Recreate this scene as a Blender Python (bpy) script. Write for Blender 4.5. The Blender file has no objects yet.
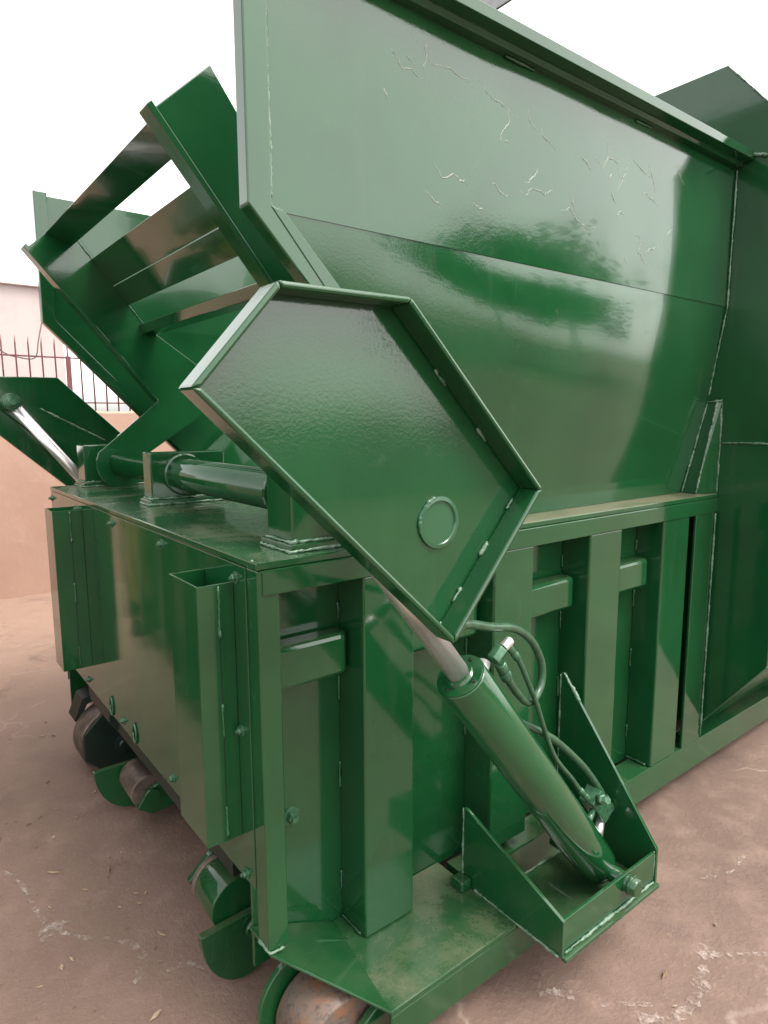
import bpy, bmesh, math, random
from mathutils import Vector, Matrix
random.seed(7)
S = bpy.context.scene
C = S.collection

# ------------------------------------------------------------------ camera, sky, sun, exposure
cam_d = bpy.data.cameras.new('camera'); cam = bpy.data.objects.new('camera', cam_d); C.objects.link(cam)
S.camera = cam
cam.location = (-.676, -1.3315, 1.66)
yaw, pitch, roll = math.radians(52.193), math.radians(-8.183), math.radians(-.194)
fw = Vector((math.cos(pitch)*math.cos(yaw), math.cos(pitch)*math.sin(yaw), math.sin(pitch)))
r0 = Vector((math.sin(yaw), -math.cos(yaw), 0)); u0 = r0.cross(fw)
rt = r0*math.cos(roll) + u0*math.sin(roll); up = rt.cross(fw)
cam.rotation_euler = Matrix((rt, up, -fw)).transposed().to_euler()
cam_d.sensor_fit = 'VERTICAL'; cam_d.sensor_height = 36; cam_d.lens = 36*652.9/1024
cam_d.clip_start = .02; cam_d.clip_end = 3000
S.render.resolution_x = 768; S.render.resolution_y = 1024

SUN_EL, SUN_AZ = 60, 300            # degrees; azimuth measured from +x towards +y
w = bpy.data.worlds.new('World'); S.world = w; w.use_nodes = True
nt = w.node_tree; bg = nt.nodes['Background']
sky = nt.nodes.new('ShaderNodeTexSky'); sky.sky_type = 'NISHITA'; sky.sun_disc = False
sky.sun_elevation = math.radians(SUN_EL); sky.sun_rotation = math.radians(90-SUN_AZ)
sky.air_density = 1.0; sky.dust_density = 2.5; sky.ozone_density = 1.0
hs = nt.nodes.new('ShaderNodeHueSaturation'); hs.inputs['Saturation'].default_value = .12
nt.links.new(sky.outputs[0], hs.inputs['Color']); tint = nt.nodes.new('ShaderNodeMix'); tint.data_type = 'RGBA'; tint.blend_type = 'MULTIPLY'; tint.inputs[0].default_value = 1
tint.inputs[7].default_value = (1, .975, .925, 1)      # thin bright overcast, slightly warm
nt.links.new(hs.outputs[0], tint.inputs[6]); nt.links.new(tint.outputs[2], bg.inputs['Color'])
bg.inputs['Strength'].default_value = .15
sl = bpy.data.lights.new('sun', 'SUN'); sun = bpy.data.objects.new('sun', sl); C.objects.link(sun)
sl.energy = .5; sl.angle = math.radians(25); sl.color = (1, .95, .88)
a, e = math.radians(SUN_AZ), math.radians(SUN_EL)
sun.rotation_euler = Vector((math.cos(a)*math.cos(e), math.sin(a)*math.cos(e), math.sin(e))).to_track_quat('Z', 'Y').to_euler()
sun.location = (-3, -4, 8)
S.view_settings.view_transform = 'Standard'; S.view_settings.look = 'None'
S.view_settings.exposure = 2.0; S.view_settings.gamma = 1

# ------------------------------------------------------------------ materials
class NT:
    def __init__(s, name):
        s.m = bpy.data.materials.new(name); s.m.use_nodes = True
        s.t = s.m.node_tree; s.b = s.t.nodes['Principled BSDF']
        s.co = s.n('ShaderNodeTexCoord').outputs['Object']
    def n(s, typ, **k):
        x = s.t.nodes.new(typ)
        for a_, v in k.items(): setattr(x, a_, v)
        return x
    def l(s, a_, b_): s.t.links.new(a_, b_)
    def noise(s, scale, detail=4, rough=.55, co=None, dist=0):
        x = s.n('ShaderNodeTexNoise'); x.inputs['Scale'].default_value = scale
        x.inputs['Detail'].default_value = detail; x.inputs['Roughness'].default_value = rough
        x.inputs['Distortion'].default_value = dist
        s.l(co or s.co, x.inputs['Vector']); return x.outputs['Fac']
    def ramp(s, src, lo, hi, a_=0., b_=1.):
        x = s.n('ShaderNodeMapRange', interpolation_type='SMOOTHSTEP')
        x.inputs['From Min'].default_value = lo; x.inputs['From Max'].default_value = hi
        x.inputs['To Min'].default_value = a_; x.inputs['To Max'].default_value = b_
        s.l(src, x.inputs['Value']); return x.outputs[0]
    def math(s, op, a_, b_):
        x = s.n('ShaderNodeMath', operation=op)
        for i, v in enumerate((a_, b_)):
            if isinstance(v, (int, float)): x.inputs[i].default_value = v
            else: s.l(v, x.inputs[i])
        return x.outputs[0]
    def mix(s, f, a_, b_):
        x = s.n('ShaderNodeMix', data_type='RGBA')
        if isinstance(f, (int, float)): x.inputs[0].default_value = f
        else: s.l(f, x.inputs[0])
        for i, v in ((6, a_), (7, b_)):
            if isinstance(v, tuple): x.inputs[i].default_value = (*v, 1)
            else: s.l(v, x.inputs[i])
        return x.outputs[2]
    def bump(s, h, strength, dist, prev=None):
        x = s.n('ShaderNodeBump'); x.inputs['Strength'].default_value = strength; x.inputs['Distance'].default_value = dist
        s.l(h, x.inputs['Height'])
        if prev: s.l(prev, x.inputs['Normal'])
        return x.outputs[0]
    def set(s, **k):
        for a_, v in k.items():
            i = s.b.inputs[a_.replace('_', ' ')]
            if isinstance(v, tuple): i.default_value = (*v, 1)
            elif isinstance(v, (int, float)): i.default_value = v
            else: s.l(v, i)
        return s.m

def paint(name, base=(.0072, .060, .0185), dust=.25, rough=.025, wave=.35, peel=.10, dustlo=.40):
    t = NT(name)
    col = t.mix(t.ramp(t.noise(3.1, 3), .35, .7), base, tuple(c*.8 for c in base))
    nz = t.n('ShaderNodeSeparateXYZ'); g = t.n('ShaderNodeNewGeometry'); t.l(g.outputs['Normal'], nz.inputs[0])
    upf = t.ramp(nz.outputs['Z'], .75, .98)
    d = t.math('MULTIPLY', t.ramp(t.noise(3.2, 6, .65, dist=.4), dustlo-.02, dustlo+.28, .08, 1.), t.ramp(t.noise(120, 5, .75), dustlo-.1, dustlo+.3, .45, 1.))
    df = t.math('MULTIPLY', t.math('MULTIPLY', upf, d), dust)
    # a few pale scuffs and dried run marks
    sc = t.ramp(t.noise(38, 5, .7), .72, .78, 0, .25)
    col = t.mix(sc, col, (.03, .09, .045))
    col = t.mix(df, col, (.20, .175, .115))
    r = t.math('ADD', t.ramp(t.noise(6, 5, .6), .3, .75, rough, rough+.06), t.math('MULTIPLY', df, .6))
    mp = t.n('ShaderNodeMapping'); mp.inputs['Scale'].default_value = (22, 22, 1.6); t.l(t.co, mp.inputs['Vector'])
    stk = t.math('MULTIPLY', t.ramp(t.noise(1, 5, .6, co=mp.outputs[0]), .52, .72), t.ramp(t.noise(2.6, 4), .45, .65))
    col = t.mix(t.math('MULTIPLY', stk, .22), col, (.05, .08, .045))
    fd = t.ramp(t.noise(17, 6, .7), .58, .72, 0, .08)
    col = t.mix(fd, col, (.07, .10, .06))
    r = t.math('ADD', r, t.math('ADD', t.math('MULTIPLY', stk, .08), fd))
    b1 = t.bump(t.noise(2.3, 1.5), wave, .012)
    b2 = t.bump(t.noise(150, 2.5), peel, .0016, b1)
    b2 = t.bump(t.noise(420, 2), t.math('MULTIPLY', df, .0) if False else .05, .001, b2)
    return t.set(Base_Color=col, Roughness=r, Normal=b2, Specular_IOR_Level=.5, Coat_Weight=.35, Coat_Roughness=.03)
M = {}
M['paint'] = paint('green_gloss_paint')
M['sheet'] = paint('green_gloss_sheet', wave=.55, peel=.13, rough=.06)
M['deck'] = paint('dusty_green_paint', dust=.65, dustlo=.45, rough=.16)
M['ledge'] = paint('dust_covered_paint', dust=.75, dustlo=.2)
M['weld'] = paint('painted_weld', base=(.02, .085, .038), rough=.14, wave=0)
def simple(name, c, rough, metal=0., c2=None, scale=30, bump=0.):
    t = NT(name)
    col = t.mix(t.ramp(t.noise(scale, 5, .65), .4, .65), c, c2 or tuple(x*.75 for x in c))
    k = dict(Base_Color=col, Roughness=rough, Metallic=metal)
    if bump: k['Normal'] = t.bump(t.noise(scale*3, 4), bump, .004)
    return t.set(**k)
M['bead'] = simple('weld_highlight_paint', (.13, .20, .14), .2, 0, (.025, .09, .04), 30, .5)  # lighter patches paint specular highlights into the weld colour
M['chrome'] = simple('chromed_steel', (.90, .86, .85), .28, .85, (.82, .76, .75), 12)
M['zinc'] = simple('painted_bolt', (.05, .13, .07), .2, .2, (.02, .08, .04), 60)
M['galv'] = simple('galvanised_sheet', (.30, .30, .31), .4, .3, None, 8)
M['hose'] = simple('painted_rubber_hose', (.03, .085, .042), .3, 0, (.02, .055, .03), 40)
M['dark'] = simple('dark_primer', (.006, .016, .010), .4, 0, None, 20)
t = NT('rusted_steel')
n1 = t.noise(14, 6, .7); n2 = t.noise(55, 5, .7)
col = t.mix(t.ramp(n1, .34, .56), (.20, .088, .04), (.125, .10, .085))
col = t.mix(t.ramp(n2, .5, .7), col, (.07, .04, .03))
M['rust'] = t.set(Base_Color=col, Roughness=.62, Metallic=.25, Normal=t.bump(n2, .5, .004))
t = NT('worn_roller_steel')
n1 = t.noise(11, 6, .7)
col = t.mix(t.ramp(n1, .40, .62), (.17, .125, .105), (.08, .06, .05))
M['roller'] = t.set(Base_Color=col, Roughness=.45, Metallic=.35, Normal=t.bump(n1, .2, .004))

# ------------------------------------------------------------------ mesh helpers
def bm_new(): return bmesh.new()
def hull(bm, bot, top):
    n = len(bot)
    vb = [bm.verts.new(p) for p in bot]; vt = [bm.verts.new(p) for p in top]
    bm.faces.new(vb[::-1]); bm.faces.new(vt)
    for i in range(n): bm.faces.new((vb[i], vb[(i+1) % n], vt[(i+1) % n], vt[i]))
    return bm
def box(x0, x1, y0, y1, z0, z1, bm=None):
    bm = bm or bm_new()
    q = [(x0, y0), (x1, y0), (x1, y1), (x0, y1)]
    return hull(bm, [(a_, b_, z0) for a_, b_ in q], [(a_, b_, z1) for a_, b_ in q])
def prism(axis, pts, a0, a1, bm=None):
    bm = bm or bm_new()
    f = {'x': lambda p, q: (q, p[0], p[1]), 'y': lambda p, q: (p[0], q, p[1]), 'z': lambda p, q: (p[0], p[1], q)}[axis]
    return hull(bm, [f(p, a0) for p in pts], [f(p, a1) for p in pts])
def frame_of(d):
    d = d.normalized(); ref = Vector((0, 0, 1)) if abs(d.z) < .9 else Vector((1, 0, 0))
    u = d.cross(ref).normalized(); return u, d.cross(u).normalized()
def tube(path, r, seg=12, bm=None, cap=True):
    bm = bm or bm_new(); path = [Vector(p) for p in path]; rings = []
    u = v = None
    for i, p in enumerate(path):
        d = (path[min(i+1, len(path)-1)]-path[max(i-1, 0)])
        if u is None: u, v = frame_of(d)
        else:
            d.normalize(); u = (u-d*u.dot(d)).normalized(); v = d.cross(u)
        rr = r[i] if isinstance(r, (list, tuple)) else r
        rings.append([bm.verts.new(p+u*rr*math.cos(k*2*math.pi/seg)+v*rr*math.sin(k*2*math.pi/seg)) for k in range(seg)])
    for a_, b_ in zip(rings, rings[1:]):
        for k in range(seg): bm.faces.new((a_[k], a_[(k+1) % seg], b_[(k+1) % seg], b_[k])).smooth = True
    if cap: bm.faces.new(rings[0][::-1]); bm.faces.new(rings[-1])
    return bm
def spline(pts, n=10):
    P = [Vector(p) for p in pts]; P = [P[0]*2-P[1]]+P+[P[-1]*2-P[-2]]; out = []
    for i in range(1, len(P)-2):
        a_, b_, c_, d_ = P[i-1:i+3]
        for k in range(n):
            s = k/n
            out.append(.5*((2*b_)+(c_-a_)*s+(2*a_-5*b_+4*c_-d_)*s*s+(3*b_-a_-3*c_+d_)*s**3))
    return out+[P[-2]]
def lathe(prof, p0, d, seg=28, bm=None, cap=True):
    """prof: (radius, distance along d)"""
    bm = bm or bm_new(); p0 = Vector(p0); d = Vector(d).normalized(); u, v = frame_of(d); rings = []
    for r, h in prof:
        rings.append([bm.verts.new(p0+d*h+(u*math.cos(k*2*math.pi/seg)+v*math.sin(k*2*math.pi/seg))*r) for k in range(seg)])
    for (a_, b_), (q0, q1) in zip(zip(rings, rings[1:]), zip(prof, prof[1:])):
        for k in range(seg):
            f = bm.faces.new((a_[k], a_[(k+1) % seg], b_[(k+1) % seg], b_[k])); f.smooth = abs(q1[1]-q0[1]) > abs(q1[0]-q0[0])*.7
    if cap: bm.faces.new(rings[0][::-1]); bm.faces.new(rings[-1])
    return bm
def weld_bm(path, r=.005, bm=None, step=.006, gap=None):
    bm = bm or bm_new(); path = [Vector(p) for p in path]; pts = []
    for a_, b_ in zip(path, path[1:]):
        n = max(2, int((b_-a_).length/step))
        pts += [a_.lerp(b_, k/n) for k in range(n)]
    pts.append(path[-1])
    pts = [p+Vector((random.gauss(0, r*.15), random.gauss(0, r*.15), random.gauss(0, r*.15))) for p in pts]
    ph = random.uniform(0, 6)
    rr = [max(r*.3, r*(.85+.22*math.sin(i*.37+ph)+.16*math.sin(i*.11+2*ph)+random.gauss(0, .14))) for i in range(len(pts))]
    rr[0] = rr[-1] = r*.5
    return tube(pts, rr, 6, bm)
def obj(name, bm, mat, parent=None, bevel=0., kind=None, recalc=True):
    if recalc: bmesh.ops.recalc_face_normals(bm, faces=bm.faces)
    me = bpy.data.meshes.new(name); bm.to_mesh(me); bm.free()
    me.materials.append(M[mat] if isinstance(mat, str) else mat)
    o = bpy.data.objects.new(name, me); C.objects.link(o)
    if parent:
        o.parent = parent; o.matrix_parent_inverse = PINV.get(parent.name, Matrix())
        if parent.name in PINV: pass
    if bevel:
        b = o.modifiers.new('bevel', 'BEVEL'); b.width = bevel; b.segments = 2; b.limit_method = 'ANGLE'; b.angle_limit = math.radians(32)
        b.harden_normals = False
    if kind: o['kind'] = kind
    return o
PINV = {}
def thing(name, label, cat, loc, group=None):
    o = bpy.data.objects.new(name, None); C.objects.link(o); o.location = loc
    o['label'] = label; o['category'] = cat
    if group: o['group'] = group
    PINV[o.name] = Matrix.Translation(loc).inverted()
    return o
def tag(o, label, cat, group=None):
    o['label'] = label; o['category'] = cat
    if group: o['group'] = group
    return o
def struct(o, label=None):
    o['kind'] = 'structure'
    if label: o['label'] = label
    return o
_share = {}
def bolt(p, d, parent, r=.011, h=.012, mat='zinc'):
    key = ('bolt', r, h, tuple(d), mat)
    if key not in _share:
        bm = lathe([(r*1.55, 0), (r*1.55, .003)], (0, 0, 0), d, 18)
        lathe([(r, .003), (r, h*.8), (r*.85, h)], (0, 0, 0), d, 6, bm)
        lathe([(r*.5, h), (r*.5, h+.006)], (0, 0, 0), d, 10, bm)
        bmesh.ops.recalc_face_normals(bm, faces=bm.faces)
        me = bpy.data.meshes.new('bolt'); bm.to_mesh(me); bm.free(); me.materials.append(M[mat]); _share[key] = me
        for f in me.polygons: f.use_smooth = False
    o = bpy.data.objects.new('bolt', _share[key]); C.objects.link(o)
    o.parent = parent
    base = PINV.get(parent.name, Matrix())
    o.matrix_parent_inverse = base; o.location = p
    return o

# ================================================================== SETTING
def ground_mat():
    t = NT('worn_concrete')
    n1 = t.noise(.8, 5, .6); n2 = t.noise(6, 7, .65); n3 = t.noise(55, 5, .7); n4 = t.noise(2.2, 6, .7, dist=.6)
    col = t.mix(t.ramp(n1, .35, .7), (.188, .121, .093), (.132, .083, .065))
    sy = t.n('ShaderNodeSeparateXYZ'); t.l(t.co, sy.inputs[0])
    col = t.mix(t.math('MULTIPLY', t.ramp(sy.outputs['Y'], 1.3, 3.9), t.ramp(n2, .25, .6, .6, 1.)), col, (.30, .195, .145))  # brighter light away from the machine, painted into the concrete colour
    col = t.mix(t.ramp(n2, .45, .70, 0, .55), col, (.245, .165, .13))
    col = t.mix(t.ramp(n4, .55, .72, 0, .6), col, (.10, .064, .055))
    col = t.mix(t.ramp(n3, .56, .74, 0, .6), col, (.25, .185, .15))
    col = t.mix(t.ramp(t.noise(150, 4, .7), .58, .70, 0, .6), col, (.06, .04, .035))
    vor = t.n('ShaderNodeTexVoronoi', feature='DISTANCE_TO_EDGE'); vor.inputs['Scale'].default_value = 1.1
    wv = t.n('ShaderNodeTexNoise'); wv.inputs['Scale'].default_value = 5; wv.inputs['Detail'].default_value = 6; t.l(t.co, wv.inputs['Vector'])
    ad = t.n('ShaderNodeVectorMath', operation='MULTIPLY_ADD'); t.l(wv.outputs['Color'], ad.inputs[0]); ad.inputs[1].default_value = (.28, .28, 0); t.l(t.co, ad.inputs[2])
    t.l(ad.outputs[0], vor.inputs['Vector'])
    cr = t.math('MULTIPLY', t.ramp(vor.outputs['Distance'], .012, .0), t.ramp(t.noise(1.4, 3), .48, .62))
    col = t.mix(t.math('MULTIPLY', cr, .75), col, (.30, .225, .19))
    b = t.bump(n3, .6, .008); b = t.bump(t.noise(210, 4, .7), .4, .004, b); b = t.bump(n2, .25, .02, b)
    return t.set(Base_Color=col, Roughness=t.ramp(n2, .3, .7, .62, .85), Normal=b)
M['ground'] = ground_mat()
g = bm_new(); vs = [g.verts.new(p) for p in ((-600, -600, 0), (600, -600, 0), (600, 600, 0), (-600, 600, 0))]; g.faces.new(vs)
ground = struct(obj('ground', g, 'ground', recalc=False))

t = NT('pale_mineral_stain')
m_ = t.ramp(t.noise(26, 7, .75), .43, .66, 0, .7)
tr = t.n('ShaderNodeBsdfTransparent'); mx = t.n('ShaderNodeMixShader')
t.set(Base_Color=(.42, .34, .30), Roughness=.85)
t.l(m_, mx.inputs[0]); t.l(tr.outputs[0], mx.inputs[1]); t.l(t.b.outputs[0], mx.inputs[2]); t.l(mx.outputs[0], t.t.nodes['Material Output'].inputs['Surface'])
M['stain'] = t.m
def ribbon(pts, wd, bm):
    P = spline([(x, y, .004) for x, y in pts], 8); L = []; R = []
    for i, p in enumerate(P):
        d = (P[min(i+1, len(P)-1)]-P[max(i-1, 0)]).normalized(); nrm = Vector((-d.y, d.x, 0))
        ww = wd*random.uniform(.4, 1.3)
        L.append(bm.verts.new(p+nrm*ww)); R.append(bm.verts.new(p-nrm*ww))
    for i in range(len(P)-1): bm.faces.new((L[i], R[i], R[i+1], L[i+1]))

# boundary wall, its plaster skirting, fence, things beyond
t = NT('pink_plaster')
n1 = t.noise(.9, 5, .6); n2 = t.noise(7, 6, .65)
col = t.mix(t.ramp(n1, .35, .7), (.40, .255, .195), (.35, .215, .165))
col = t.mix(t.ramp(n2, .5, .75, 0, .5), col, (.43, .29, .23))
M['plaster'] = t.set(Base_Color=col, Roughness=.9, Normal=t.bump(n2, .3, .02))
wall = thing('boundary_wall', 'pinkish beige plastered yard wall behind the compactor', 'wall', (1.5, 5.6, 0))
def wavy_box(x0, x1, y0, y1, z0, z1, amp, n):
    bm = bm_new(); rows = []
    for i in range(n+1):
        x = x0+(x1-x0)*i/n; dz = amp*(math.sin(i*1.3)+random.uniform(-.6, .6)); dy = amp*.5*math.sin(i*.9+1)
        rows.append([bm.verts.new(p) for p in ((x, y0+dy, z0), (x, y0+dy, z1+dz-.02), (x, y0+.04+dy, z1+dz), (x, y1, z1+dz), (x, y1, z0))])
    for a_, b_ in zip(rows, rows[1:]):
        for k in range(5): bm.faces.new((a_[k], b_[k], b_[(k+1) % 5], a_[(k+1) % 5]))
    bm.faces.new(rows[0]); bm.faces.new(rows[-1][::-1]); return bm
obj('wall_face', wavy_box(-9, 11, 5.5, 5.75, -.02, 1.74, .006, 120), 'plaster', wall)
M['fence'] = simple('brown_red_fence_paint', (.16, .045, .05), .5, 0, (.10, .03, .035), 20)
fence = thing('spiked_fence', 'thin brownish red spiked metal fence on top of the plaster wall', 'fence', (1.2, 5.62, 1.74))
for k in range(28):
    x = -.35+k*.111
    bm = tube([(x, 5.62, 1.70), (x+random.uniform(-.006, .006), 5.62, 2.36), (x, 5.62, 2.43)], [.0075, .0075, .001], 6)
    obj('bar', bm, 'fence', fence)
for z in (1.82, 2.245): obj('rail', tube([(-.45, 5.625, z), (2.75, 5.625, z)], .008, 6), 'fence', fence)
obj('post', box(.85, .89, 5.60, 5.64, 1.70, 2.26), 'fence', fence, .003)
M['pale'] = simple('pale_render', (.42, .36, .35), .9, 0, (.38, .32, .31), 2)
M['trim'] = simple('pale_trim', (.68, .60, .58), .8, 0, None, 5)
bld = thing('pale_building', 'pale pinkish white building beyond the fence', 'building', (-1, 10.6, 0))
obj('wall_face', box(-10, 1.62, 9.2, 13, 0, 3.50), 'pale', bld)
obj('coping', box(-10.1, 1.68, 9.12, 13.1, 3.50, 3.56), 'trim', bld)
M['cable'] = simple('dark_cable', (.10, .05, .055), .6)
tag(obj('loose_cable', tube(spline([(.20, 5.70, 2.43), (.33, 5.70, 2.28), (.46, 5.70, 2.235), (.60, 5.71, 2.24), (.66, 5.8, 2.42), (.76, 6.0, 2.68), (.92, 6.4, 2.86), (1.15, 7.2, 2.98)], 8), .006, 6), 'cable'),
    'thin dark cable looping from the fence up towards the pale building', 'cable')
M['vanwhite'] = simple('white_vehicle_paint', (.78, .77, .77), .25, 0, (.74, .73, .73), 3)
M['vanglass'] = simple('grey_glass', (.16, .15, .16), .08, 0, None, 3)
M['tyre'] = simple('tyre_rubber', (.03, .03, .03), .8)
van = thing('white_van', 'white van parked beyond the wall, seen through the fence', 'van', (3.4, 8.3, 0))
vp = [(1.45, .35), (1.45, .95), (1.62, 1.25), (2.15, 1.55), (2.55, 2.12), (2.75, 2.2), (5.3, 2.2), (5.4, 2.1), (5.4, .35)]
obj('body', prism('y', vp, 7.4, 9.1), 'vanwhite', van, .05)
obj('side_window', prism('y', [(2.25, 1.56), (2.62, 2.04), (3.25, 2.04), (3.25, 1.56)], 7.388, 7.42), 'vanglass', van, .01)
obj('windscreen', hull(bm_new(), [(2.16, 7.5, 1.58), (2.16, 9.0, 1.58), (2.52, 8.95, 2.09), (2.52, 7.55, 2.09)], [(2.14, 7.5, 1.59), (2.14, 9.0, 1.59), (2.50, 8.95, 2.10), (2.50, 7.55, 2.10)]), 'vanglass', van)
for x in (2.1, 4.7): obj('wheel', lathe([(.2, 0), (.33, .02), (.33, .2), (.2, .22)], (x, 7.36, .33), (0, 1, 0), 24), 'tyre', van)

# ================================================================== COMPACTOR
cp = thing('waste_compactor', 'large glossy green hydraulic waste compactor with hopper and bin lifter', 'compactor', (1.3, 1.1, 0))
W = 2.2
def P_(name, bm, mat='paint', parent=None, bevel=.003, label=None, kind=None):
    o = obj(name, bm, mat, parent or cp, bevel, kind)
    if label: o['label'] = label
    return o
def W_(path, parent=None, r=.005, mat='bead'):
    return obj('weld_bead', weld_bm(path, r*.85), mat, parent or cp)

# --- press box -------------------------------------------------------------
fp = P_('front_plate', box(-.012, 0, .062, W, .47, 1.312), 'paint', bevel=.002, label='bolted glossy green front plate')
for y, z in [(2.18, 1.277), (1.68, 1.278), (1.164, 1.279), (.632, 1.281), (.115, 1.277), (.111, .884), (.112, .49), (1.683, .506), (1.169, .507), (.638, .512), (2.17, .9), (2.17, .51)]:
    bolt((-.012, y, z), (-1, 0, 0), fp, .010, .011)
for y in (1.32, 1.022):
    ring = [(-.016, y+.018*math.cos(k*math.pi/8), .513+.038*math.sin(k*math.pi/8)) for k in range(17)]
    obj('eyelet', tube(ring, .004, 8), 'zinc', fp)
P_('corner_post', prism('z', [(-.012, 0), (.045, 0), (.045, .012), (0, .012), (0, .056), (-.012, .056)], .335, 1.313), label='near front corner angle')
P_('corner_post', prism('z', [(0, W), (.045, W), (.045, W-.012), (.004, W-.012)], .335, 1.312))
P_('ledge_plate', box(.70, 2.186, -.001, .16, 1.314, 1.332), 'ledge', label='dust covered ledge along the foot of the hopper side')
P_('top_plate', box(-.014, .698, -.001, W, 1.314, 1.332), 'deck', label='dusty green top plate of the press box')
tl = P_('top_rail', box(.0, 2.19, -.004, .055, 1.252, 1.313), 'paint')
W_([(-.008, .028, 1.333), (-.006, .056, 1.318)], tl, .006)
P_('side_wall', box(.004, 2.17, .118, .130, .2, 1.30), 'sheet')
P_('side_wall', box(.004, 2.17, W-.03, W-.018, .2, 1.30))
P_('floor_plate', box(.02, 2.17, .14, W-.04, .43, .45), 'dark')
posts = [(.287, .464), (.785, .968), (1.272, 1.468), (1.758, 1.957)]
for i, (a_, b_) in enumerate(posts):
    zb = .215 if i != 1 else .26
    prof = [(a_, .118), (a_, .006), (a_+.004, 0), (b_-.004, 0), (b_, .006), (b_, .118)]
    po = P_('side_post', prism('z', prof, zb, 1.2515), 'paint')
    for z0, z1 in ((1.115, 1.165), (.88, .955), (.62, .70), (.30, .36)):
        W_([(a_-.003, .114, z0), (a_-.003, .114, z1)], po, .005, 'weld')
    W_([(a_-.003, .02, .218), (a_-.003, .113, .218)], po, .006, 'weld')
xs = [.046, .287, .464, .785, .968, 1.272, 1.468, 1.758]
for a_, b_ in zip(xs[::2], xs[1::2]):
    prof = [(a_, .117), (a_, .045), (b_-.028, .045), (b_-.006, .068), (b_-.006, .117)]
    tb = bm_new()
    P_('cross_tube', prism('z', prof, .985, 1.098), 'paint', bevel=.012)
P_('end_plate', box(2.012, 2.17, .0, .012, .21, 1.252), 'paint')
W_([(2.168, -.004, .23), (2.168, -.004, 1.25)], None, .005)
bolt((.125, .118, .593), (0, -1, 0), cp, .017, .02, 'zinc')

# --- base frame ------------------------------------------------------------
P_('base_rail', box(.69, 5.6, .0, .10, .085, .211), 'paint')
P_('base_rail', box(.1, 5.6, W-.10, W, .085, .211), 'paint')
P_('deck_plate', box(.203, .666, -.222, .117, .195, .2115), 'deck', label='dusty speckled deck plate at the foot of the posts')
P_('deck_flange', box(.203, 1.14, -.222, -.212, .098, .194), 'paint')
P_('apron_plate', hull(bm_new(), [(-.010, -.002, .325), (.203, -.222, .203), (.255, .116, .203), (-.010, .116, .325)],
                       [(-.010, -.002, .334), (.203, -.222, .2135), (.255, .116, .2135), (-.010, .116, .334)]), 'paint', label='sloping triangular apron plate under the corner post')
W_([(-.012, .052, .338), (-.010, -.004, .337), (.03, -.004, .333)], None, .006)

# --- bracket carrying the lower end of the cylinder ------------------------
X1, X2, YO = .668, 1.135, -.378
br = P_('cylinder_bracket', box(X1+.012, X2, YO+.012, -.10, .200, .2105), 'paint', label='floor plate of the open cylinder bracket')
obj('side_plate', prism('x', [(.0, .205), (.0, .462), (-.012, .462), (YO, .318), (YO, .208), (-.02, .205)], X1, X1+.011), 'paint', br, .0015)
obj('side_plate', prism('x', [(.0, .205), (.0, .785), (-.01, .785), (YO, .325), (YO, .205)], X2, X2+.011), 'paint', br, .0015)
obj('outer_plate', box(X1+.011, X2, YO+.004, YO+.014, .222, .315), 'paint', br, .0015)
obj('lip', box(X1+.002, X2+.008, YO-.012, YO+.004, .200, .212), 'paint', br, .0015)
for pth, rr in (([(X1+.015, YO+.002, .217), (X2-.005, YO+.002, .217)], .006), ([(X1-.003, -.05, .214), (X1-.003, YO+.01, .210)], .005),
            ([(X1+.005, -.01, .460), (X1+.005, -.10, .420)], .006), ([(X1-.002, .0, .215), (X1-.002, .0, .46)], .004),
            ([(X2+.005, -.01, .782), (X2+.005, -.075, .70)], .007), ([(X2-.004, .0, .215), (X2-.004, .0, .78)], .004),
            ([(X2-.003, YO+.006, .22), (X2-.003, YO+.006, .318)], .005), ([(X1+.02, -.10, .213), (X2-.01, -.10, .213)], .005)):
    W_(pth, br, rr)
obj('lug', box(X1-.045, X1-.002, -.04, .01, .2125, .245), 'paint', br, .006)
obj('back_plate', box(X1+.015, X2-.002, -.105, -.095, .10, .199), 'dark', br)

# --- hydraulic cylinders ---------------------------------------------------
def cylinder(base, tip, ybase, name, label, near):
    bx_, bz_ = base; A = Vector((bx_, ybase, bz_)); B = Vector((tip[0], ybase, tip[1])); d = (B-A).normalized()
    h = .835*1.17; R = .064
    c = P_(name, lathe([(R*.3, -.040), (R*.7, -.030), (R*.93, -.008), (R, .02), (R, h-.004), (R*.97, h)], A, d, 40, cap=True), 'paint', label=label, bevel=0)
    top = A+d*h
    obj('gland', lathe([(R*.93, 0), (R*.93, .004), (.036, .005), (.036, .016), (.0275, .017)], top-d*.001, d, 32), 'paint', c)
    obj('rod', lathe([(.028, 0), (.028, (B-top).length-.03)], top, d, 28), 'chrome', c)
    obj('rod_end', lathe([(.045, -.025), (.045, .025)], B, (0, 1, 0), 26), 'paint', c, .003)
    obj('pin', lathe([(.026, 0), (.026, .30), (.022, .305)] if near else [(.026, 0), (.026, .2)], (bx_, ybase+.16 if near else ybase-.1, bz_), (0, -1, 0) if near else (0, 1, 0), 22), 'paint', c)
    if near:
        u, v = frame_of(d)
        for k in range(4):
            q = top+d*.004+(u*math.cos(k*1.571)+v*math.sin(k*1.571))*.047
            obj('gland_screw', lathe([(.005, 0), (.005, .003), (.003, .0035)], q, d, 10), 'dark', c)
    return c, A, d, top
cy, A, d, top = cylinder((.985, .282), (-.145, 1.715), -.265, 'hydraulic_cylinder', 'near hydraulic cylinder with chrome rod and green barrel', True)
cyf, *_ = cylinder((.985, .282), (-.118, 1.745), W+.24, 'hydraulic_cylinder', 'far hydraulic cylinder behind the press box', False)
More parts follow.
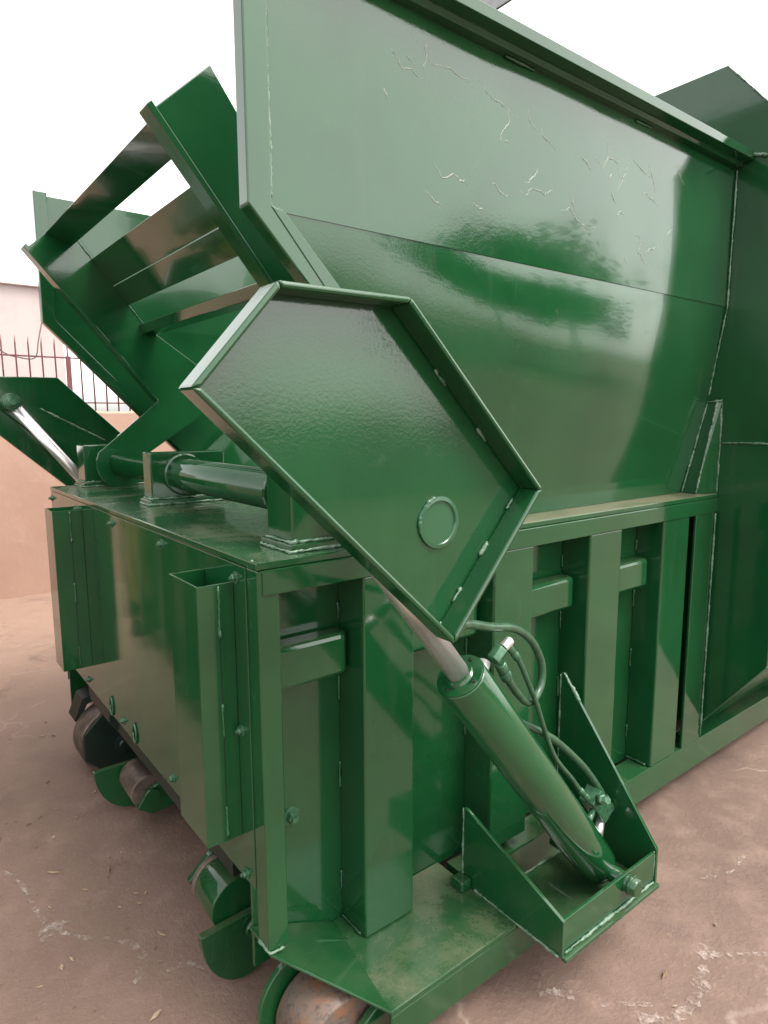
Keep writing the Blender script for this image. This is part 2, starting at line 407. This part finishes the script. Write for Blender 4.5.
obj('pin_collar', lathe([(.031, 0), (.031, .012)], (.985, YO-.004, .282), (0, -1, 0), 24), 'paint', cy, .002)
# ports, fittings and hoses on the near cylinder
pt = top-d*.05
obj('port', tube([pt+Vector((.05, .02, .0)), pt+Vector((.09, .035, .035))], .017, 14), 'chrome', cy)
obj('fitting', lathe([(.020, 0), (.020, .04)], (.518, -.243, 1.048), (.035, 0, .028), 6), 'zinc', cy, .002)
obj('fitting', lathe([(.013, 0), (.013, .03), (.010, .032)], (.556, -.243, 1.073), (.03, 0, .018), 14), 'chrome', cy, .001)
def hose(pts, r=.011, ferr=(0, 0)):
    h = obj('hose', tube(spline(pts, 10), r, 12), 'hose', cy)
    P = [Vector(p) for p in pts]
    for on_, a_, b_ in ((ferr[0], P[0], P[1]), (ferr[1], P[-1], P[-2])):
        if on_:
            dd = (b_-a_).normalized()
            obj('ferrule', lathe([(r*1.1, 0), (r*1.4, .004), (r*1.4, .028), (r*1.15, .032), (r*1.15, .036), (r*1.45, .040), (r*1.45, .062), (r*1.1, .066)], a_, dd, 14), 'zinc', cy)
    return h
hose([(.30, -.275, 1.20), (.378, -.27, 1.178), (.416, -.26, 1.169), (.511, -.24, 1.137), (.621, -.22, 1.106), (.716, -.2, 1.049), (.777, -.19, .971), (.784, -.19, .912), (.751, -.2, .878), (.696, -.215, .876), (.64, -.225, .92), (.59, -.23, .978), (.553, -.235, 1.03)], .0115, (0, 1))
hose([(.575, -.24, 1.076), (.618, -.24, 1.029), (.67, -.235, .945), (.714, -.23, .871), (.761, -.225, .774), (.821, -.22, .669), (.913, -.215, .568), (.949, -.22, .52), (.99, -.225, .475)], .0075, (1, 1))
hose([(.60, -.19, .85), (.647, -.2, .838), (.699, -.2, .805), (.794, -.2, .745), (.867, -.2, .69), (.989, -.2, .577), (1.06, -.205, .49), (1.10, -.21, .43), (1.135, -.215, .38)], .011, (0, 1))
vb = obj('valve_block', hull(bm_new(), [(1.00, -.235, .455), (1.045, -.235, .49), (1.12, -.235, .395), (1.075, -.235, .36)], [(1.00, -.18, .455), (1.045, -.18, .49), (1.12, -.18, .395), (1.075, -.18, .36)]), 'zinc', cy, .004)
obj('fitting', lathe([(.017, 0), (.017, .02), (.012, .022), (.012, .04)], (1.03, -.236, .465), (-.2, -1, .5), 6), 'zinc', cy)
obj('fitting', lathe([(.014, 0), (.014, .06)], (1.075, -.215, .372), (-.6, -.3, -.8), 14), 'chrome', cy)
obj('fitting', lathe([(.010, 0), (.010, .05)], (1.015, -.225, .43), (-.8, -.2, -.55), 12), 'zinc', cy)
obj('fitting', lathe([(.018, -.012), (.018, .02)], (1.10, -.215, .40), (.6, 0, .8), 6), 'zinc', cy)

# --- pockets on the front plate ---------------------------------------------
def pocket(y0, y1, z0, z1, dep, label):
    bm = bm_new(); th = .006; xf = -.0125-dep
    for q in ((xf, -.0125, y0, y0+th), (xf, -.0125, y1-th, y1), ): box(q[0], q[1], q[2], q[3], z0, z1, bm)
    box(xf, xf+th, y0+th, y1-th, z0, z1, bm)
    po = P_('fork_pocket', bm, 'paint', bevel=.0012, label=label)
    mx_ = -.0125-dep*.42
    for a_, b_ in ((.80, .995), (.42, .55), (.02, .14)):
        W_([(mx_, y0-.001, z0+(z1-z0)*a_), (mx_, y0-.001, z0+(z1-z0)*b_)], po, .0055, 'weld')
    obj('seam', box(mx_-.001, mx_+.001, y0-.0012, y0, z0, z1), 'dark', po)
    return po
pocket(.128, .312, .59, 1.264, .094, 'near square pocket with open top')
pocket(1.60, 1.745, .595, 1.283, .114, 'far square pocket with open top')

# --- hinge blocks, shaft ------------------------------------------------------
SX, SZ = .272, 1.445
for y0, y1, x0, x1, z1 in ((.062, .192, .118, .43, 1.535), (1.165, 1.255, .142, .44, 1.532), (2.06, 2.195, .118, .43, 1.535)):
    hb = P_('hinge_block', box(x0, x1, y0, y1, 1.352, z1), 'paint', bevel=.005)
    obj('foot_plate', box(x0-.012, x1+.012, y0-.016, y1+.016, 1.3325, 1.352), 'deck', hb, .003)
    W_([(x0-.004, y1, 1.356), (x0-.004, y0-.004, 1.356), (x1, y0-.004, 1.356)], hb, .006)
    W_([(x0-.016, y1+.01, 1.336), (x0-.016, y0-.018, 1.336), (x1, y0-.018, 1.336)], hb, .006)
    obj('collar', lathe([(.082, 0), (.082, .010), (.076, .014)], (SX, y0, SZ), (0, -1, 0), 36), 'paint', hb)
P_('shaft', lathe([(.062, 0), (.062, 1.92)], (SX, .20, SZ), (0, 1, 0), 40), 'paint', bevel=0)
P_('shaft_end', lathe([(.055, 0), (.055, .37)], (SX, .06, SZ), (0, -1, 0), 32), 'paint', bevel=0)
P_('shaft_end', lathe([(.055, 0), (.055, .28)], (SX, 2.2, SZ), (0, 1, 0), 32), 'paint', bevel=0)
obj('end_ring', lathe([(.062, 0), (.065, .002), (.065, .008), (.062, .010)], (SX, .205, SZ), (0, 1, 0), 36), 'bead', cp)

# --- lever covers (hexagonal trays) with levers -------------------------------
hexp = [(-.300, 1.706), (-.150, 1.877), (.125, 1.880), (.519, 1.499), (.246, 1.190)]
def inset(pts, w_):
    n = len(pts); out = []
    for i in range(n):
        p, q, r_ = Vector(pts[i-1]), Vector(pts[i]), Vector(pts[(i+1) % n])
        a_ = (q-p).normalized(); b_ = (r_-q).normalized()
        na, nb = Vector((a_.y, -a_.x)), Vector((b_.y, -b_.x))
        m2 = (na+nb).normalized(); out.append(tuple(q+m2*(w_/m2.dot(na))))
    return out
def cover(yp, yr, label, near):
    pl = P_('lever_cover', prism('y', inset(hexp, .004), yp, yp+(.008 if near else -.008)), 'sheet', bevel=.001, label=label)
    ou, inn = hexp, inset(hexp, .012)
    n = len(hexp)
    for i in range(n):
        j = (i+1) % n
        q = [ou[i], ou[j], inn[j], inn[i]]
        obj('flange', prism('y', q, min(yp, yr), max(yp, yr)) if True else None, 'paint', pl, .005)
    return pl
hc = cover(-.325, -.385, 'near hexagonal lever cover with raised rim and round boss', True)
obj('boss', lathe([(.055, 0), (.055, .006), (.047, .007), (.047, .002)], (.249, -.325, 1.442), (0, -1, 0), 40), 'weld', hc)
ringp = [(.249+.053*math.cos(k*math.pi/20), -.327, 1.442+.053*math.sin(k*math.pi/20)) for k in range(41)]
W_(ringp, hc, .005, 'weld')
ii = inset(hexp, .014)
for i, fr in ((3, (.08, .16)), (3, (.40, .50)), (3, (.72, .82)), (3, (.95, .99)), (2, (.30, .38)), (2, (.62, .70)), (0, (.2, .3)), (0, (.7, .8))):
    p, q = Vector(ii[i]), Vector(ii[(i+1) % 5])
    a_, b_ = p.lerp(q, fr[0]), p.lerp(q, fr[1])
    W_([(a_.x, -.329, a_.y), (b_.x, -.329, b_.y)], hc, .0055)
obj('lever', prism('y', [(-.19, 1.64), (-.20, 1.70), (-.13, 1.72), (.33, 1.50), (.33, 1.39), (.20, 1.39)], -.316, -.300), 'paint', hc)
hf = cover(W+.33, W+.39, 'far hexagonal lever cover seen from its inner side', False)
arc = [(-.118+.05*math.cos(k), 1.745+.05*math.sin(k)) for k in [math.radians(60+i*22) for i in range(9)]]
obj('lever', prism('y', arc+[(.20, 1.38), (.36, 1.40), (.36, 1.52)], W+.28, W+.296), 'paint', hf)
W_([(.02, W+.279, 1.715), (.33, W+.279, 1.545)], hf, .006)
obj('pin_nut', lathe([(.040, 0), (.040, .006), (.028, .007), (.028, .02), (.016, .021), (.016, .03)], (-.118, W+.21, 1.745), (0, -1, 0), 24), 'zinc', hf)

# --- bin lifter -----------------------------------------------------------------
bl = P_('bin_lifter', prism('y', [(.0, 2.472), (.035, 2.506), (.122, 2.455), (.105, 2.43)], .377, 1.969), 'paint', label='raised bin lifter frame with two cranked arms, tip bar between them')
ang = [math.radians(x) for x in range(150, 331, 20)]
def armp(rh): return [(-.085, 2.392), (.083, 2.550), (.41, 2.112), (.84, 1.82), (.66, 1.66), (.40, 1.49)] + \
       [(SX+rh*math.cos(math.radians(k)), SZ+rh*math.sin(math.radians(k))) for k in range(-10, -216, -18)] + [(.455, 1.742)]
for y, rh in ((.36, .074), (1.97, .122)):
    obj('arm', prism('y', armp(rh), y, y+.016), 'paint', bl, .003)
for y in (.33, 1.945):
    fl = [(-.095, 2.40), (-.082, 2.412), (.452, 1.762), (.455, 1.742)]
    obj('arm_flange', prism('y', fl, y, y+.06 if y < 1 else y+.07), 'paint', bl, .002)
obj('cross_plate', prism('y', [(.185, 2.385), (.193, 2.392), (.284, 2.284), (.272, 2.278)], .376, 1.97), 'paint', bl, .001)
obj('cross_plate', prism('y', [(.275, 2.276), (.290, 2.280), (.345, 2.20), (.335, 2.195)], .376, 1.97), 'paint', bl, .001)
obj('cross_bar', prism('y', [(.385, 2.112), (.455, 2.112), (.47, 2.07), (.40, 2.07)], .376, 1.97), 'paint', bl, .003)
W_([(.075, 1.968, 2.53), (.41, 1.968, 2.115)], bl, .004, 'weld')

# --- hopper ---------------------------------------------------------------------
ZF, ZT = 2.115, 2.66
def sheet_side(yt, yb, sgn, label):
    """buckled side sheet: vertical upper band, leaning lower band that bulges outwards, small kick-in at the foot"""
    zk = 1.41
    yy = lambda z: yt+.0025*sgn+(yb-yt)*(ZF-z)/(ZF-1.333)
    def xfront(z): return 0. if z >= ZF else .78*(ZF-z)/(ZF-1.333)
    def ysurf(u, x, z):
        w1 = .0018*math.sin(3.1*x+2.2*z)*math.sin(5.0*z+.7)+.0012*math.sin(6.3*x-3.7*z+1.0)+.0008*math.sin(11*x+7*z)
        edge = math.sin(math.pi*min(max(u, 0), 1))
        if z >= ZF: return yt+sgn*edge*w1*min(1, (z-ZF)/.1)
        if z < zk: return yy(z)
        v = (ZF-z)/(ZF-zk)
        bulge = .030*math.sin(math.pi*v**.85)*math.sin(math.pi*u**1.25)**1.0
        return yy(z)+sgn*(edge*w1*1.3*math.sin(math.pi*v)-bulge)
    bm = bm_new()
    NX = 44
    def band(zs, off=0.):
        rows = []
        for z in zs:
            x0 = xfront(z); row = []
            for k in range(NX+1):
                u = k/NX; x = x0+(2.188-x0)*u; row.append(bm.verts.new((x, ysurf(u, x, z)+off, z)))
            rows.append(row)
        for a_, b_ in zip(rows, rows[1:]):
            for k in range(NX):
                f = bm.faces.new((a_[k], b_[k], b_[k+1], a_[k+1])); f.smooth = True
    for off in (0., sgn*.006):
        band([ZF+1e-4+(ZT-ZF)*k/14 for k in range(15)], off)
        band([ZF-1e-4-(ZF-zk)*k/22 for k in range(23)], off)
        band([zk-(zk-1.333)*k/2 for k in range(3)], off)
    o = P_('hopper_side', bm, 'sheet', bevel=0, label=label)
    return o, yy, ysurf
hs_, yy, ys_ = sheet_side(.02, .115, 1, 'near hopper side sheet, folded, with wrinkled paint near its top')
hf_, yyf, _ = sheet_side(2.18, 2.115, -1, 'far hopper side sheet')
def lip(y0, y1, par):
    obj('edge_bar', prism('y', [(-.002, 2.70), (-.002, ZF), (.75, 1.345), (.80, 1.36), (.056, ZF+.012), (.056, 2.70)], y0, y1), 'paint', par, .004)
lip(.006, .05, hs_); lip(2.15, 2.192, hf_)
obj('rim', prism('x', [(.024, 2.655), (-.006, 2.655), (-.012, 2.668), (-.050, 2.672), (-.052, 2.702), (.024, 2.702)], .057, 2.186), 'paint', hs_, .002)
obj('rim', prism('x', [(2.176, 2.655), (2.206, 2.655), (2.25, 2.672), (2.25, 2.69), (2.176, 2.69)], .057, 2.186), 'paint', hf_, .002)
W_([(.058, .016, 2.70), (.058, .016, 2.33), (.060, .016, 2.28), (.060, .016, 2.19), (.058, .014, 2.14)], hs_, .005)
obj('doubler', prism('y', [(.05, 2.12), (.085, 2.115), (.30, 1.90), (.26, 1.88)], .004, .03), 'paint', hs_, .003)
for a_, b_ in ((.80, .93), (1.45, 1.55)): W_([(a_, .0165, 2.652), (b_, .0165, 2.652)], hs_, .005, 'weld')
W_([(2.184, .012, 2.65), (2.184, .014, ZF), (2.183, yy(1.75), 1.75)], hs_, .005)
SQ = [[(.401,2.546),(.434,2.514),(.461,2.519),(.503,2.507)],[(.445,2.546),(.476,2.534)],[(.531,2.553),(.588,2.559),(.639,2.554),(.679,2.54)],[(.709,2.566),(.752,2.537),(.814,2.526),(.849,2.508)],[(.904,2.544),(.916,2.512),(.948,2.498)],[(.807,2.438),(.827,2.434)],[(.541,2.318),(.575,2.287),(.613,2.302),(.662,2.287)],[(.744,2.316),(.773,2.313),(.798,2.289),(.827,2.293)],[(.685,2.246),(.727,2.234)],[(.882,2.319),(.898,2.306),(.934,2.332),(.989,2.33),(1.027,2.347)],[(.513,2.246),(.542,2.225),(.576,2.214)],[(1.15,2.476),(1.185,2.465),(1.214,2.444)],[(1.232,2.487),(1.269,2.471),(1.324,2.507),(1.362,2.5),(1.382,2.451),(1.37,2.411)],[(1.43,2.519),(1.404,2.464),(1.374,2.416)],[(1.445,2.53),(1.528,2.502),(1.563,2.492)],[(1.069,2.295),(1.114,2.311),(1.149,2.282),(1.205,2.264),(1.254,2.277)],[(1.118,2.354),(1.134,2.314)],[(1.333,2.4),(1.363,2.369)],[(1.369,2.332),(1.39,2.351),(1.422,2.343)],[(1.555,2.233),(1.578,2.254),(1.638,2.272)],[(1.687,2.316),(1.728,2.35)],[(1.794,2.513),(1.732,2.559)],[(1.482,2.296),(1.525,2.281),(1.513,2.236),(1.576,2.191)]]
for k in range(12):
    cx, cz = random.choice([(random.uniform(.35, 1.0), random.uniform(2.40, 2.60)), (random.uniform(.4, 1.2), random.uniform(2.2, 2.36)), (random.gauss(1.5, .13), random.gauss(2.36, .11)), (random.gauss(1.35, .15), random.gauss(2.5, .05))])
    if not ZF+.03 < cz < 2.62: continue
    q = [(cx, cz)]; an = random.uniform(-1.2, .5)
    for _ in range(random.randint(1, 4)):
        an += random.gauss(0, .6); ln = random.uniform(.015, .035); q.append((q[-1][0]+ln*math.cos(an), q[-1][1]+ln*math.sin(an)))
    SQ.append(q)
bm = bm_new()
for s in SQ:
    pts = []
    for (xa, za), (xb, zb) in zip(s, s[1:]):
        n = max(2, int(math.hypot(xb-xa, zb-za)/.006))
        pts += [Vector((xa+(xb-xa)*k/n+random.gauss(0, .0022), .0194, za+(zb-za)*k/n+random.gauss(0, .0022))) for k in range(n)]
    pts.append(Vector((s[-1][0], .0194, s[-1][1])))
    pts = [Vector((p.x, ys_(p.x/2.188, p.x, p.z)+.0003, p.z)) for p in pts]
    rr = [max(.0009, .0019*math.sin(math.pi*(i+.3)/(len(pts)))*random.uniform(.6, 1.2)) for i in range(len(pts))]
    tube(pts, rr, 6, bm)
M['wrinkle_light'] = simple('wrinkle_highlight_paint', (.26, .30, .24), .3)  # pale colour stands in for highlights along the paint wrinkles
obj('paint_wrinkle', bm, 'wrinkle_light', hs_, kind='stuff')
# inside of the hopper
P_('hopper_back', hull(bm_new(), [(.55, .16, 1.34), (.55, 2.04, 1.34), (2.10, 2.16, 2.60), (2.10, .04, 2.60)], [(.56, .16, 1.3335), (.56, 2.04, 1.3335), (2.12, 2.16, 2.59), (2.12, .04, 2.59)]), 'paint', bevel=0)
P_('top_crosspiece', box(1.078, 1.088, .06, 2.15, 3.0, 3.35), 'galv', bevel=.002)
# gusset
gs = P_('gusset', hull(bm_new(), [(2.087, .05, 1.333), (2.186, .008, 1.333), (2.186, .120, 1.333), (2.098, .120, 1.333)], [(2.176, .026, 1.722), (2.186, .010, 1.722), (2.186, .066, 1.722), (2.180, .066, 1.722)]), 'paint', bevel=.001)
W_([(2.093, .112, 1.336), (2.176, .066, 1.724), (2.173, .026, 1.726), (2.184, .008, 1.726)], gs, .006); W_([(2.085, .047, 1.336), (2.174, .023, 1.722)], gs, .006); W_([(2.186, .005, 1.336), (2.186, .007, 1.722)], gs, .004)

# --- container body ----------------------------------------------------------------
XB, XZ = 2.19, 5.6
e1 = [(.03, .25), (-.25, .622), (-.25, 2.69), (.081, 3.07), (W-.081, 3.07), (W+.25, 2.69), (W+.25, .622), (W-.03, .25)]
cb = P_('container_body', prism('x', e1, XB, XZ), 'sheet', bevel=.004, label='green container body with chamfered corners behind the hopper')
xf = XB-.003
W_([(xf, .012, 1.735), (xf, .008, 1.336)], cb, .004)
W_([(xf, .0, 1.549), (xf, -.10, 1.553), (xf, -.25, 1.549)], cb, .006)
W_([(xf, .081, 3.066), (xf, -.25, 2.686)], cb, .004, 'weld')
W_([(xf, .028, .255), (xf, -.25, .624)], cb, .004, 'weld')
W_([(xf, -.03, 2.70), (xf, -.055, 2.69), (xf, -.10, 2.675)], cb, .010)

# --- wheels and guide rollers ---------------------------------------------------------
def arcpts(cx, cz, r, a0, a1, n): return [(cx+r*math.cos(math.radians(a0+(a1-a0)*k/n)), cz+r*math.sin(math.radians(a0+(a1-a0)*k/n))) for k in range(n+1)]
def dplate(x0, zt, w_, zb, tilt):
    """half-round cheek plate with a straight, tilted top edge"""
    a_ = (x0, zt); b_ = (x0+w_, zt+tilt); cx = x0+w_/2; 
    return [a_]+[(cx-(w_/2)*math.cos(math.radians(k)), zt-(zt-zb)*math.sin(math.radians(k))) for k in range(12, 169, 12)]+[b_]
# near guide roller
gr = P_('guide_roller', lathe([(.078, 0), (.078, .13)], (.05, .325, .232), (0, 1, 0), 36), 'paint', bevel=.004, label='worn half painted drum of the near guide roller')
obj('cheek_plate', prism('y', dplate(-.075, .205, .27, .012, .012), .292, .318), 'paint', gr, .003)
obj('cheek_plate', prism('y', [(-.035, .25), (.03, .31), (.15, .36), (.15, .20), (.02, .16)], .478, .50), 'paint', gr, .003)
obj('rusty_rim', lathe([(.0775, 0), (.0795, .003), (.0795, .02), (.077, .022)], (.05, .4555, .232), (0, 1, 0), 36), 'rust', gr)
obj('axle', lathe([(.03, 0), (.03, .02), (.018, .022), (.018, .03)], (.085, .291, .165), (0, -1, 0), 20), 'paint', gr)
# far guide roller
gr2 = P_('guide_roller', lathe([(.068, 0), (.068, .17)], (.075, 1.20, .165), (0, 1, 0), 36), 'roller', bevel=.004, label='worn drum of the far guide roller')
obj('cheek_plate', prism('y', dplate(-.085, .215, .33, .012, .0), 1.385, 1.41), 'paint', gr2, .003)
obj('cheek_plate', prism('y', [(.02, .12), (.08, .08), (.17, .09), (.25, .17), (.27, .24), (.20, .25), (.06, .18)], 1.17, 1.192), 'paint', gr2, .003)
obj('axle', lathe([(.03, 0), (.03, .02)], (.075, 1.17, .165), (0, -1, 0), 20), 'paint', gr2)
# wheels
def wheel(cx, cz, R, y0, y1, label, mat):
    wh = P_('wheel', lathe([(R-.006, 0), (R, .006), (R, y1-y0-.006), (R-.006, y1-y0)], (cx, y0, cz), (0, 1, 0), 48), mat, bevel=0, label=label)
    return wh
w1 = wheel(.12, .112, .112, -.135, .02, 'rusty near front wheel under the deck', 'rust')
obj('cheek_plate', prism('y', arcpts(.115, .12, .145, 70, 200, 12)+[(-.01, .02), (.24, .06), (.27, .20)], .030, .048), 'paint', w1, .003)
obj('cheek_plate', prism('y', [(.17, .06), (.15, .155), (.22, .20), (.30, .19), (.30, .06)], -.17, -.148), 'paint', w1, .003)
w2 = wheel(.10, .155, .155, 1.76, 1.90, 'worn far front wheel beside the yard', 'roller')
octp = [(.10+.155*math.cos(math.radians(k)), .165+.155*math.sin(math.radians(k))) for k in range(22, 382, 45)]
obj('cheek_plate', prism('y', octp, 1.725, 1.745), 'dark', w2, .003)
obj('axle', lathe([(.045, 0), (.045, .012), (.025, .014), (.025, .03)], (.13, 1.724, .14), (0, -1, 0), 20), 'dark', w2)
obj('guard', prism('y', [(-.04, .23), (.0, .33), (.12, .36), (.12, .33), (.02, .30), (-.02, .22)], 1.905, 2.03), 'dark', w2)
P_('sub_frame', box(.03, .12, .30, W-.3, .345, .468), 'dark')
P_('skid_arm', prism('y', [(.0, .46), (-.005, .40), (.12, .22), (.26, .20), (.30, .46)], 1.42, 1.72), 'dark')

# ================================================================== LITTER, ADDED YARD SURROUNDINGS
bm = bm_new()
for k in range(150):
    x, y = random.choice([(random.uniform(-1.2, .0), random.uniform(-.2, 2.6)), (random.uniform(.3, 3.2), random.uniform(-1.5, -.4)), (random.uniform(-.8, -.05), random.uniform(.2, 1.6))])
    s = random.uniform(.002, .007); a_ = random.uniform(0, 6.28); el = random.uniform(1, 4)
    q = [Vector((math.cos(a_), math.sin(a_), 0))*s*el, Vector((-math.sin(a_), math.cos(a_), 0))*s]
    c0 = Vector((x, y, .004))
    hull(bm, [c0-q[0], c0-q[1], c0+q[0], c0+q[1]], [c0-q[0]*.6+Vector((0, 0, s*.7)), c0-q[1]*.6+Vector((0, 0, s*.7)), c0+q[0]*.7+Vector((0, 0, s)), c0+q[1]*.7+Vector((0, 0, s))])
M['litter'] = simple('dry_litter', (.16, .10, .05), .8, 0, (.38, .30, .22), 3)
tag(obj('ground_litter', bm, 'litter', kind='stuff'), 'tiny dry chips and leaf bits scattered on the concrete', 'litter')

stn = bm_new()
ribbon([(-.47, 1.32), (-.41, 1.20), (-.385, 1.0), (-.372, .90)], .008, stn); ribbon([(-.40, .86), (-.36, .86), (-.32, .885)], .035, stn)
ribbon([(-.34, .83), (-.27, .74), (-.21, .69), (-.16, .61), (-.145, .57)], .009, stn); ribbon([(-.15, .585), (-.18, .53), (-.20, .47)], .016, stn)
ribbon([(-.12, .47), (-.06, .45), (-.02, .41)], .012, stn)
ribbon([(.86, -.50), (.95, -.565), (1.08, -.56), (1.20, -.515), (1.26, -.49)], .022, stn); ribbon([(1.23, -.51), (1.30, -.565), (1.42, -.66)], .012, stn)
ribbon([(.80, -.40), (.87, -.45), (.93, -.50)], .007, stn); ribbon([(.70, -.28), (.74, -.30), (.78, -.345)], .014, stn); ribbon([(1.55, -.33), (1.66, -.38), (1.8, -.37)], .008, stn)
obj('mineral_stain', stn, 'stain', ground, recalc=False)['kind'] = 'stuff'

# invented yard surroundings, added only for the paint to reflect
wall2 = thing('added_wall', 'unseen pale plastered wall added across the yard for reflections', 'wall', (1, -11, 0))
obj('wall_face', wavy_box(-14, 16, -11.2, -11.0, -.02, 1.5, .01, 60), 'pale', wall2)
M['ochre'] = simple('ochre_paint', (.20, .17, .03), .35, 0, (.16, .14, .03), 5)
sk = thing('added_skip', 'unseen green steel skip added left of the compactor front for reflections', 'skip', (-2.2, 2.65, 0))  # unseen skip, added for the front plate to reflect
obj('shell', box(-3.6, -.80, 1.45, 3.85, .15, 1.35), 'paint', sk, .01)
for k in range(6): obj('rib', box(-.80, -.745, 1.5+k*.44, 1.57+k*.44, .15, 1.34), 'paint', sk, .004)
obj('rim', box(-3.66, -.74, 1.4, 3.9, 1.35, 1.43), 'paint', sk, .01)
obj('door_panel', box(-.80, -.775, 3.35, 3.68, .3, 1.25), 'ochre', sk, .006)
for y in (1.5, 3.65): obj('skid', box(-3.6, -.8, y, y+.12, 0, .15), 'dark', sk)

M['bark'] = simple('bark', (.10, .07, .05), .9, 0, None, 20, .5)
t = NT('leaf_green'); t.set(Base_Color=t.mix(t.noise(1.5, 3), (.03, .07, .02), (.07, .12, .03)), Roughness=.6); M['leaf'] = t.m
for (x, y, h, rr), lab in zip(((13.6, -13.6, 6.4, 2.6), (18.6, -13.4, 7.2, 3.0)), ('smaller unseen tree added for reflections', 'taller unseen tree added for reflections')):
    tr_ = thing('added_tree', lab, 'tree', (x, y, 0), 'unseen trees added for reflections')  # unseen trees, added as dark shapes for the hopper sheet to reflect
    bm = tube([(x, y, 0), (x+.05, y, h*.3), (x-.05, y+.05, h*.6), (x, y, h*.85)], [.16, .12, .08, .03], 8)
    for k in range(6):
        a_ = k*1.05; z = h*(.52+.05*k); tube([(x, y, z), (x+math.cos(a_)*rr*.4, y+math.sin(a_)*rr*.4, z+.5), (x+math.cos(a_)*rr*.75, y+math.sin(a_)*rr*.75, z+.8)], [.06, .04, .015], 6, bm)
    obj('trunk', bm, 'bark', tr_)
    bm = bm_new(); cl = [Vector((random.gauss(0, .45), random.gauss(0, .45), random.gauss(0, .33)))*rr for _ in range(26)]
    for k in range(6500):
        c0 = random.choice(cl)+Vector((random.gauss(0, .2), random.gauss(0, .2), random.gauss(0, .16)))*rr+Vector((x, y, h*.78))
        u, v = frame_of(Vector((random.gauss(0, 1), random.gauss(0, 1), random.gauss(0, 1)))); s_ = random.uniform(.10, .22)
        bm.faces.new([bm.verts.new(c0+q) for q in (u*s_, v*s_*.5, -u*s_, -v*s_*.5)])
    obj('crown', bm, 'leaf', tr_, recalc=False)
